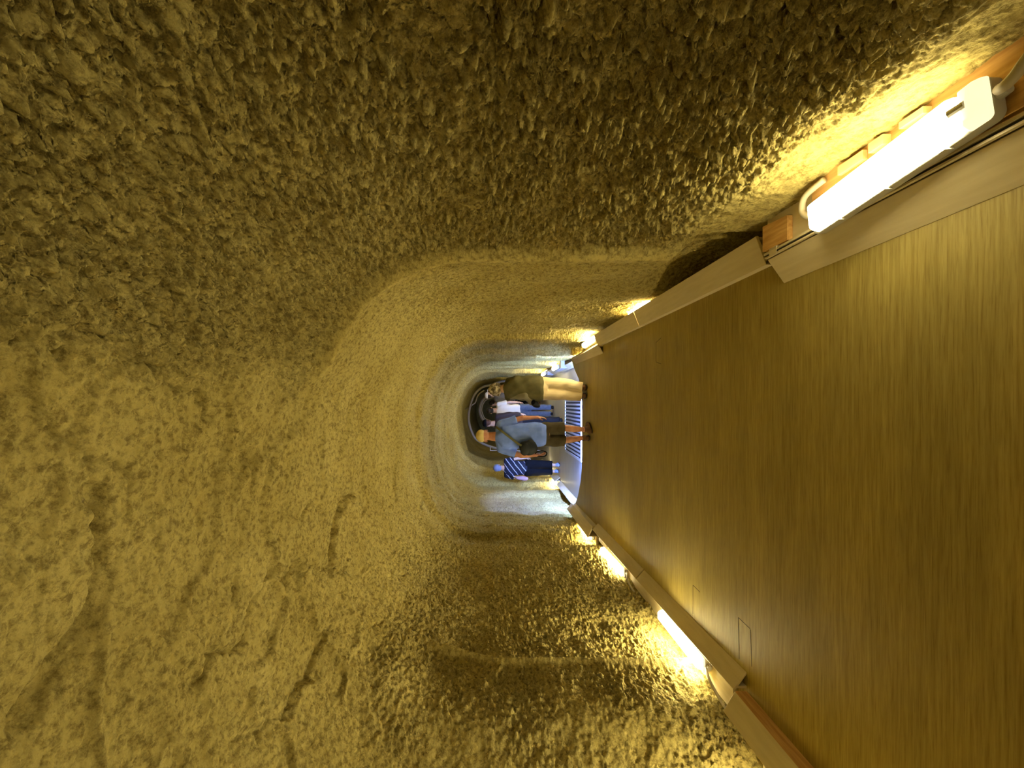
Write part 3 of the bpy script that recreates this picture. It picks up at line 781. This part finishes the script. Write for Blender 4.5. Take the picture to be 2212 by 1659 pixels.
class Fig:
    """joints in world coordinates; z measured from the ground the person stands on"""
    def __init__(self, name, label, base, voxel=.008, yaw=0):
        self.e = empty(name, base, label, 'person'); self.b = Vector(base); self.vx = voxel; self.yaw = yaw
def make_person(label, base, J, torso, skin=M_skin, top=M_blue, legs=M_shorts, sleeve='short', leg='long', hair=M_hair, cap=None, cap_mat=None,
                shoe=M_brownleather, voxel=.009, yaw=0.0, pitch=0.0, limb=1.0, legw=1.0, hairstyle='short', sock=None, top_amp=.006, leg_amp=.005,
                curl=(.5, .5), sleeve_mat=None, hk=1.0, bm_dir=((0, 0, -1), (0, 0, -1)), shoe_yaw=(0, 0)):
    e = empty('person', base, label, 'person')
    B = Vector(base)
    W = {k: B + Vector(v) for k, v in J.items() if isinstance(v, tuple)}
    # body -----------------------------------------------------------
    b = bmesh.new()
    P, R = head(b, W['head'], yaw, pitch, hk)
    capsule(b, W['head'] + Vector((0, -.01, -.05)), W['neck'], .060 * limb, .070 * limb)
    loft(b, [(B.z + z, B.x + cx, B.y + cy, rx * .82, ry * .82) for z, cx, cy, rx, ry in torso])
    for s, S_ in ((-1, 'L'), (1, 'R')):
        capsule(b, W['neck'] + Vector((s * .03, 0, -.04)), W['sh' + S_], .055 * limb, .050 * limb)
        capsule(b, W['sh' + S_], W['el' + S_], .048 * limb, .037 * limb)
        capsule(b, W['el' + S_], W['wr' + S_], .039 * limb, .026 * limb)
        fd = (W['wr' + S_] - W['el' + S_]).normalized()
        hd = (fd + Vector(bm_dir[0 if s < 0 else 1]) * .6).normalized()
        hand(b, W['wr' + S_], hd, Vector((-s, .15, 0)), curl=curl[0 if s < 0 else 1], side=s)
        capsule(b, W['hip' + S_] + Vector((0, 0, -.03)), W['kn' + S_], .066 * limb * legw, .050 * limb * legw)
        mid = W['kn' + S_].lerp(W['an' + S_], .32) + Vector((0, -.012, 0))
        capsule(b, W['kn' + S_], mid, .048 * limb * legw, .050 * limb * legw)
        capsule(b, mid, W['an' + S_], .050 * limb * legw, .033 * limb)
        yw = shoe_yaw[0 if s < 0 else 1]; fdv = Vector((math.sin(yw), math.cos(yw), 0))
        capsule(b, W['an' + S_] + Vector((0, 0, -.03)), W['an' + S_] + fdv * .13 + Vector((0, 0, -.045)), .03, .022)
    fused('body', b, skin, e, voxel * .8, 3)
    for s in (-1, 1):
        b = bmesh.new(); ell(b, P(s * .031, .0835, .004), (.012 * hk,) * 3, None, 10); build('eye', b, M_eye, e, True)
    # hair / cap -------------------------------------------------------
    if hairstyle != 'none':
        b = bmesh.new()
        if hairstyle == 'bushy':
            for i in range(46):
                a = random.uniform(0, 2 * math.pi); el = random.uniform(-.5, 1.4)
                x, y, z = math.cos(a) * math.cos(el), math.sin(a) * math.cos(el), math.sin(el)
                if y > .45 and z < .5: continue
                ell(b, P(x * .082, y * .098 - .012, z * .10 + .015), (.026,) * 3, None, 8)
            ell(b, P(0, -.030, .02), (.088, .088, .10), R)
        else:
            ell(b, P(0, -.024, .034), (.083 * hk, .092 * hk, .092 * hk), R)
            ell(b, P(0, -.055, -.018), (.074 * hk, .058 * hk, .062 * hk), R)
            if hairstyle == 'bun': ell(b, P(0, -.115, .05), (.045,) * 3, R)
            if hairstyle == 'ponytail':
                capsule(b, P(0, -.11, .05), P(0, -.15, .02), .025, .028); capsule(b, P(0, -.15, .02), P(0, -.14, -.10), .028, .012)
        fused('hair', b, hair, e, voxel * .8, 3)
    if cap:
        b = bmesh.new()
        ell(b, P(0, -.016, .058 if cap != 'beanie' else .045), (.092 * hk, .107 * hk, (.075 if cap != 'beanie' else .088) * hk), R)
        c = fused('cap', b, cap_mat, e, voxel * .8, 3)
        if cap == 'baseball':
            b = bmesh.new(); ell(b, P(0, .115, .042), (.068, .075, .010), R @ Matrix.Rotation(-.15, 3, 'X')); build('visor', b, cap_mat, c, True)
        if cap == 'bucket':
            b = bmesh.new()
            tube(b, [P(0, -.016, .015), P(0, -.016, .045)], [.135 * hk, .098 * hk], 24); build('brim', b, cap_mat, c, True)
    # top ------------------------------------------------------------------
    b = bmesh.new()
    loft(b, [(B.z + z, B.x + cx, B.y + cy, rx + .008, ry + .008) for z, cx, cy, rx, ry in torso if z > J['hem']] )
    for s, S_ in ((-1, 'L'), (1, 'R')):
        capsule(b, W['neck'] + Vector((s * .04, 0, -.045)), W['sh' + S_] + Vector((0, 0, .006)), .062 * limb, .066 * limb)
        if sleeve == 'short':
            q = W['sh' + S_].lerp(W['el' + S_], .72)
            tube(b, [W['sh' + S_], W['sh' + S_].lerp(W['el' + S_], .35), q], [.066 * limb, .068 * limb, .070 * limb], 14)
        elif sleeve_mat is None or s > 0:
            capsule(b, W['sh' + S_], W['el' + S_], .066 * limb, .056 * limb)
            tube(b, [W['el' + S_], W['wr' + S_]], [.056 * limb, .043 * limb], 14)
        else:
            capsule(b, W['sh' + S_], W['sh' + S_].lerp(W['el' + S_], .3), .066 * limb, .062 * limb)
    fused('shirt', b, top, e, voxel, 3, folds=(top_amp, 26, .7))
    if sleeve_mat is not None:
        b = bmesh.new()
        capsule(b, W['shL'].lerp(W['elL'], .12), W['elL'], .064 * limb, .062 * limb); tube(b, [W['elL'], W['wrL']], [.060 * limb, .047 * limb], 14)
        ell(b, W['elL'], (.061 * limb,) * 3)
        fused('sleeve', b, sleeve_mat, e, voxel, 3, folds=(.004, 40, .7))
    # legs -----------------------------------------------------------------
    b = bmesh.new()
    hz = J['hipL'][2]
    tz = [t for t in torso if t[0] < hz + .10]
    loft(b, [(B.z + z, B.x + cx, B.y + cy, rx - .010, ry - .012) for z, cx, cy, rx, ry in tz])
    for s, S_ in ((-1, 'L'), (1, 'R')):
        if leg == 'short':
            q = W['hip' + S_].lerp(W['kn' + S_], 1.02)
            tube(b, [W['hip' + S_], W['hip' + S_].lerp(W['kn' + S_], .5), q], [.098 * legw, .094 * legw, .088 * legw], 16)
        else:
            q = W['kn' + S_].lerp(W['an' + S_], 1.08 if leg == 'long' else .78)
            tube(b, [W['hip' + S_], W['kn' + S_], W['kn' + S_].lerp(W['an' + S_], .5), q], [.096 * legw, .080 * legw, .076 * legw, .072 * legw], 16)
            ell(b, W['kn' + S_], (.079 * legw,) * 3)
        ell(b, W['hip' + S_], (.095 * legw, .095 * legw, .10))
    fused('shorts' if leg == 'short' else 'trousers', b, legs, e, voxel, 2, folds=(leg_amp, 30, .9))
    for s, S_ in ((-1, 'L'), (1, 'R')):
        b = bmesh.new(); a = W['an' + S_]; gz = a.z - J['an' + S_][2] + J.get('foot' + S_, 0)
        yw = shoe_yaw[0 if s < 0 else 1]; fdv = Vector((math.sin(yw), math.cos(yw), 0)); RZ = Matrix.Rotation(-yw, 3, 'Z')
        ell(b, Vector((a.x, a.y, gz + .045)) - fdv * .03, (.040, .055, .042), RZ)
        ell(b, Vector((a.x, a.y, gz + .042)) + fdv * .06, (.044, .085, .036), RZ)
        ell(b, Vector((a.x, a.y, gz + .034)) + fdv * .13, (.043, .055, .028), RZ)
        tube(b, [Vector((a.x, a.y, gz + .03)), Vector((a.x, a.y, gz + .105))], [.045, .042], 14)
        sh = fused('shoe', b, shoe, e, voxel * .8, 2)
        b = bmesh.new(); c0 = Vector((a.x, a.y, gz)) + fdv * .05
        ell(b, c0 + Vector((0, 0, .012)), (.047, .135, .011), RZ); build('sole', b, M_dark, sh, True)
        if sock:
            b = bmesh.new(); tube(b, [Vector((a.x, a.y, gz + .09)), a + Vector((0, 0, .07))], [.041, .042], 14); build('sock', b, sock, e, True)
    return e, W

def J_of(base, k):
    """pixel -> local joint: fn(px,py,dy)"""
    def f(px, py, dy=0.0):
        p = at(px, py, base[1] + dy) - Vector(base); return (p.x, dy, p.z)
    return f

# the man in the light blue T-shirt
Bm = (at(1270, 938, 5.67).x, 5.67, 0.0); q = J_of(Bm, 150)
J = dict(head=q(1048, 942, .03), neck=q(1071, 943, 0), shL=q(1083, 969, 0), shR=q(1083, 917, 0), elL=q(1126, 984, -.02), elR=q(1128, 903, .0),
         wrL=q(1160, 983, .08), wrR=q(1158, 902, .05), hipL=q(1176, 951, 0), hipR=q(1176, 926, 0), knL=q(1219, 951, .02), knR=q(1219, 925, -.03),
         anL=q(1259, 946, .04), anR=q(1262, 928, -.10), hem=.62)
J['anL'] = (J['anL'][0], .04, .085); J['anR'] = (J['anR'][0], -.10, .085)
def TZ(px): return HC - (px - CX) * Bm[1] / F
def rg(px, pyr, pyl, ry, cy=0.0, base=Bm):
    Y = base[1]; xr = (CY - pyr) * Y / F - base[0]; xl = (CY - pyl) * Y / F - base[0]
    return (HC - (px - CX) * Y / F - base[2], (xl + xr) / 2, cy, (xr - xl) / 2, ry)
torso = [rg(1186, 918, 959, .10), rg(1178, 916, 961, .125), rg(1168, 914, 963, .14), rg(1155, 913, 965, .15, .02), rg(1140, 914, 966, .15, .03), rg(1120, 915, 968, .14, .01),
         rg(1100, 915, 971, .13), rg(1085, 918, 968, .115), rg(1076, 930, 956, .09), rg(1070, 935, 950, .06)]
blue_e, BW = make_person('man in light blue T-shirt and dark shorts with cream cap, seen from behind', Bm, J, torso, skin=M_skinr, top=M_blue, legs=M_shorts,
    leg='short', hairstyle='none', cap='baseball', cap_mat=M_cream, voxel=.007, curl=(1.0, .35), legw=.98, top_amp=.005, yaw=.25, shoe_yaw=(-.1, .5), sock=None, hk=1.02)
# his shoulder bag
e = empty('shoulder_bag', BW['hipL'] + Vector((-.13, -.17, .15)), 'black rounded shoulder bag on the back of the man in light blue', 'bag')
c = Vector(at(1141, 967, 5.48))
b = bmesh.new()
ell(b, c, (.10, .055, .135), Matrix.Rotation(.25, 3, 'Y')); ell(b, c + Vector((0, 0, -.02)), (.115, .05, .10), Matrix.Rotation(.25, 3, 'Y'))
fused('bag_body', b, M_blackbag, e, .008, 3, folds=(.003, 40, .5))
b = bmesh.new(); ell(b, c + Vector((-.02, -.040, .045)), (.088, .022, .07), Matrix.Rotation(.25, 3, 'Y')); fused('flap', b, M_blackbag, e, .006, 2)
b = bmesh.new()
SP = catmull([at(1071, 922, 5.57), at(1082, 930, 5.50), at(1095, 940, 5.480), at(1108, 950, 5.475), at(1120, 959, 5.46), at(1130, 964, 5.44)], 6)
for p, r in zip(SP, SP[1:]):
    n = Vector((.8, 0, -.6)) * .015; n2 = Vector((0, -.004, 0))
    quad_prism(b, [p + n, p - n, p - n + n2, p + n + n2], [r + n, r - n, r - n + n2, r + n + n2])
build('strap', b, M_strap, e)
e = empty('hand_strap', at(1170, 980, 5.72), 'black looped strap hanging from the left hand of the man in blue', 'strap')
e.name = 'wrist_strap'
b = bmesh.new(); tube(b, catmull([at(1156, 982, 5.73), at(1160, 976, 5.72), at(1172, 974, 5.72), at(1181, 978, 5.73), at(1178, 985, 5.74), at(1166, 986, 5.74), at(1156, 984, 5.73)], 6), .008, 8)
build('loop', b, M_black, e, True)

# the man in olive jacket and khaki trousers
Bg = (at(1268, 846, 5.92).x, 5.92, 0.0); q = J_of(Bg, 145)
J = dict(head=q(1074, 841, .05), neck=q(1090, 839, 0), shL=q(1100, 856, 0), shR=q(1102, 823, 0), elL=q(1134, 853, -.10), elR=q(1140, 818, .02),
         wrL=q(1150, 870, .0), wrR=q(1160, 822, .22), hipL=q(1172, 849.5, 0), hipR=q(1172, 830, 0), knL=q(1220, 852, .02), knR=q(1220, 830, .0),
         anL=q(1258, 855, .0), anR=q(1258, 837, -.03), hem=.60)
J['anL'] = (J['anL'][0], .0, .085); J['anR'] = (J['anR'][0], -.03, .085)
rgg = lambda *a: rg(*a, base=Bg)
torso = [rgg(1182, 818, 862, .11), rgg(1172, 813, 866, .135), rgg(1165, 812, 867, .15), rgg(1150, 813, 866, .15), rgg(1130, 813, 864, .145), rgg(1112, 813, 862, .135), rgg(1100, 817, 859, .12), rgg(1092, 826, 852, .09), rgg(1087, 832, 846, .06)]
og, GW = make_person('person in olive jacket and khaki trousers with mottled grey hair, seen from behind', Bg, J, torso, top=M_olive, legs=M_khaki, sleeve='long', leg='long',
    hairstyle='bushy', hair=M_greyhair, voxel=.008, sleeve_mat=M_sleeve, legw=1.12, top_amp=.008, leg_amp=.006, yaw=-.5, pitch=-.2, curl=(1.1, .6))
e = empty('camera_pouch', at(1157, 874, 5.90), 'black camera pouch held at the hip beside the olive jacket', 'pouch')
b = bmesh.new(); ell(b, at(1157, 874, 5.88), (.045, .05, .075), Matrix.Rotation(.45, 3, 'Y')); ell(b, at(1155, 871, 5.88), (.045, .05, .06), Matrix.Rotation(.45, 3, 'Y'))
fused('pouch_body', b, M_blackbag, e, .007, 2)
b = bmesh.new(); ell(b, at(1152, 869, 5.84), (.04, .018, .03), Matrix.Rotation(.45, 3, 'Y')); fused('flap', b, M_black, e, .005, 2)

# generic walker for those farther along
def walker(label, Y, py, zf, Hpx_top, width=1.0, **kw):
    base = (at(0, py, Y).x, Y, zf)
    top_z = HC - (Hpx_top - CX) * Y / F - zf; k = top_z / 1.74
    J = dict(head=(0, .03, 1.62 * k), neck=(0, 0, 1.46 * k), shL=(-.165 * width, 0, 1.40 * k), shR=(.165 * width, 0, 1.40 * k),
             elL=(-.215 * width, -.02, 1.13 * k), elR=(.215 * width, -.02, 1.13 * k), wrL=(-.20 * width, .10, .90 * k), wrR=(.21 * width, .08, .90 * k),
             hipL=(-.085, 0, .86 * k), hipR=(.085, 0, .86 * k), knL=(-.09, .05, .48 * k), knR=(.09, -.02, .48 * k), anL=(-.09, .06, .085), anR=(.09, -.10, .10), hem=.80 * k)
    J.update(kw.pop('J', {}))
    tr_ = [(.78 * k, 0, 0, .12, .09), (.86 * k, 0, 0, .165, .115), (.96 * k, 0, 0, .165, .115), (1.08 * k, 0, 0, .150 * width, .11), (1.22 * k, 0, 0, .165 * width, .115), (1.36 * k, 0, 0, .17 * width, .10), (1.43 * k, 0, 0, .12 * width, .08), (1.47 * k, 0, 0, .06, .055)]
    kw.setdefault('voxel', .011)
    return make_person(label, base, J, tr_, **kw)
wm, WW = walker('person in navy striped blouse and black trousers with blue grey cap', 9.65, 1011, -.22, 1067, 1.1, legw=1.3, top=M_striped, legs=M_black, leg='crop', sleeve='short',
       hairstyle='short', hair=M_capgrey, cap='beanie', cap_mat=M_capgrey, shoe=M_capgrey, voxel=.010, top_amp=.003)
e = empty('handbag', WW['hipL'], 'pink handbag at the side of the striped blouse', 'bag')
b = bmesh.new(); c = at(1128, 1033, 9.52); ell(b, c, (.05, .06, .15)); ell(b, c + Vector((-.01, 0, -.05)), (.055, .07, .10)); fused('bag_body', b, M_pink, e, .009, 3)
b = bmesh.new(); tube(b, catmull([c + Vector((.0, 0, .14)), c + Vector((.06, -.02, .30)), c + Vector((.14, -.02, .42))], 5), .009, 8); build('strap', b, M_black, e, True)

walker('person in white T-shirt and blue jeans walking ahead', 10.6, 887, -.22, 1050, 1.05, top=M_white, legs=M_jeans, sleeve='short', leg='long', hairstyle='bun', hair=M_hair, shoe=M_navy)
walker('person in dark brown top and navy trousers with black cap', 9.3, 915, -.22, 1042, 1.05, top=M_darkbrown, legs=M_navy, sleeve='long', leg='long', hairstyle='short', hair=M_brownhair, cap='baseball', cap_mat=M_black, shoe=M_navy, yaw=.5)
walker('person in grey brown clothes with white peaked cap, beside the mottled head', 12.2, 853, -.22, 1047, 1.0, top=M_greybrown, legs=M_black, sleeve='long', leg='long', hairstyle='short', hair=M_hair, cap='baseball', cap_mat=M_white, yaw=-1.2, voxel=.012)
walker('black haired person with ponytail, farthest ahead between the white cap and white T-shirt', 13.0, 872, -.22, 1056, 1.0, top=M_greybrown, legs=M_black, sleeve='long', leg='long', hairstyle='ponytail', hair=M_hair, yaw=.9, voxel=.012)
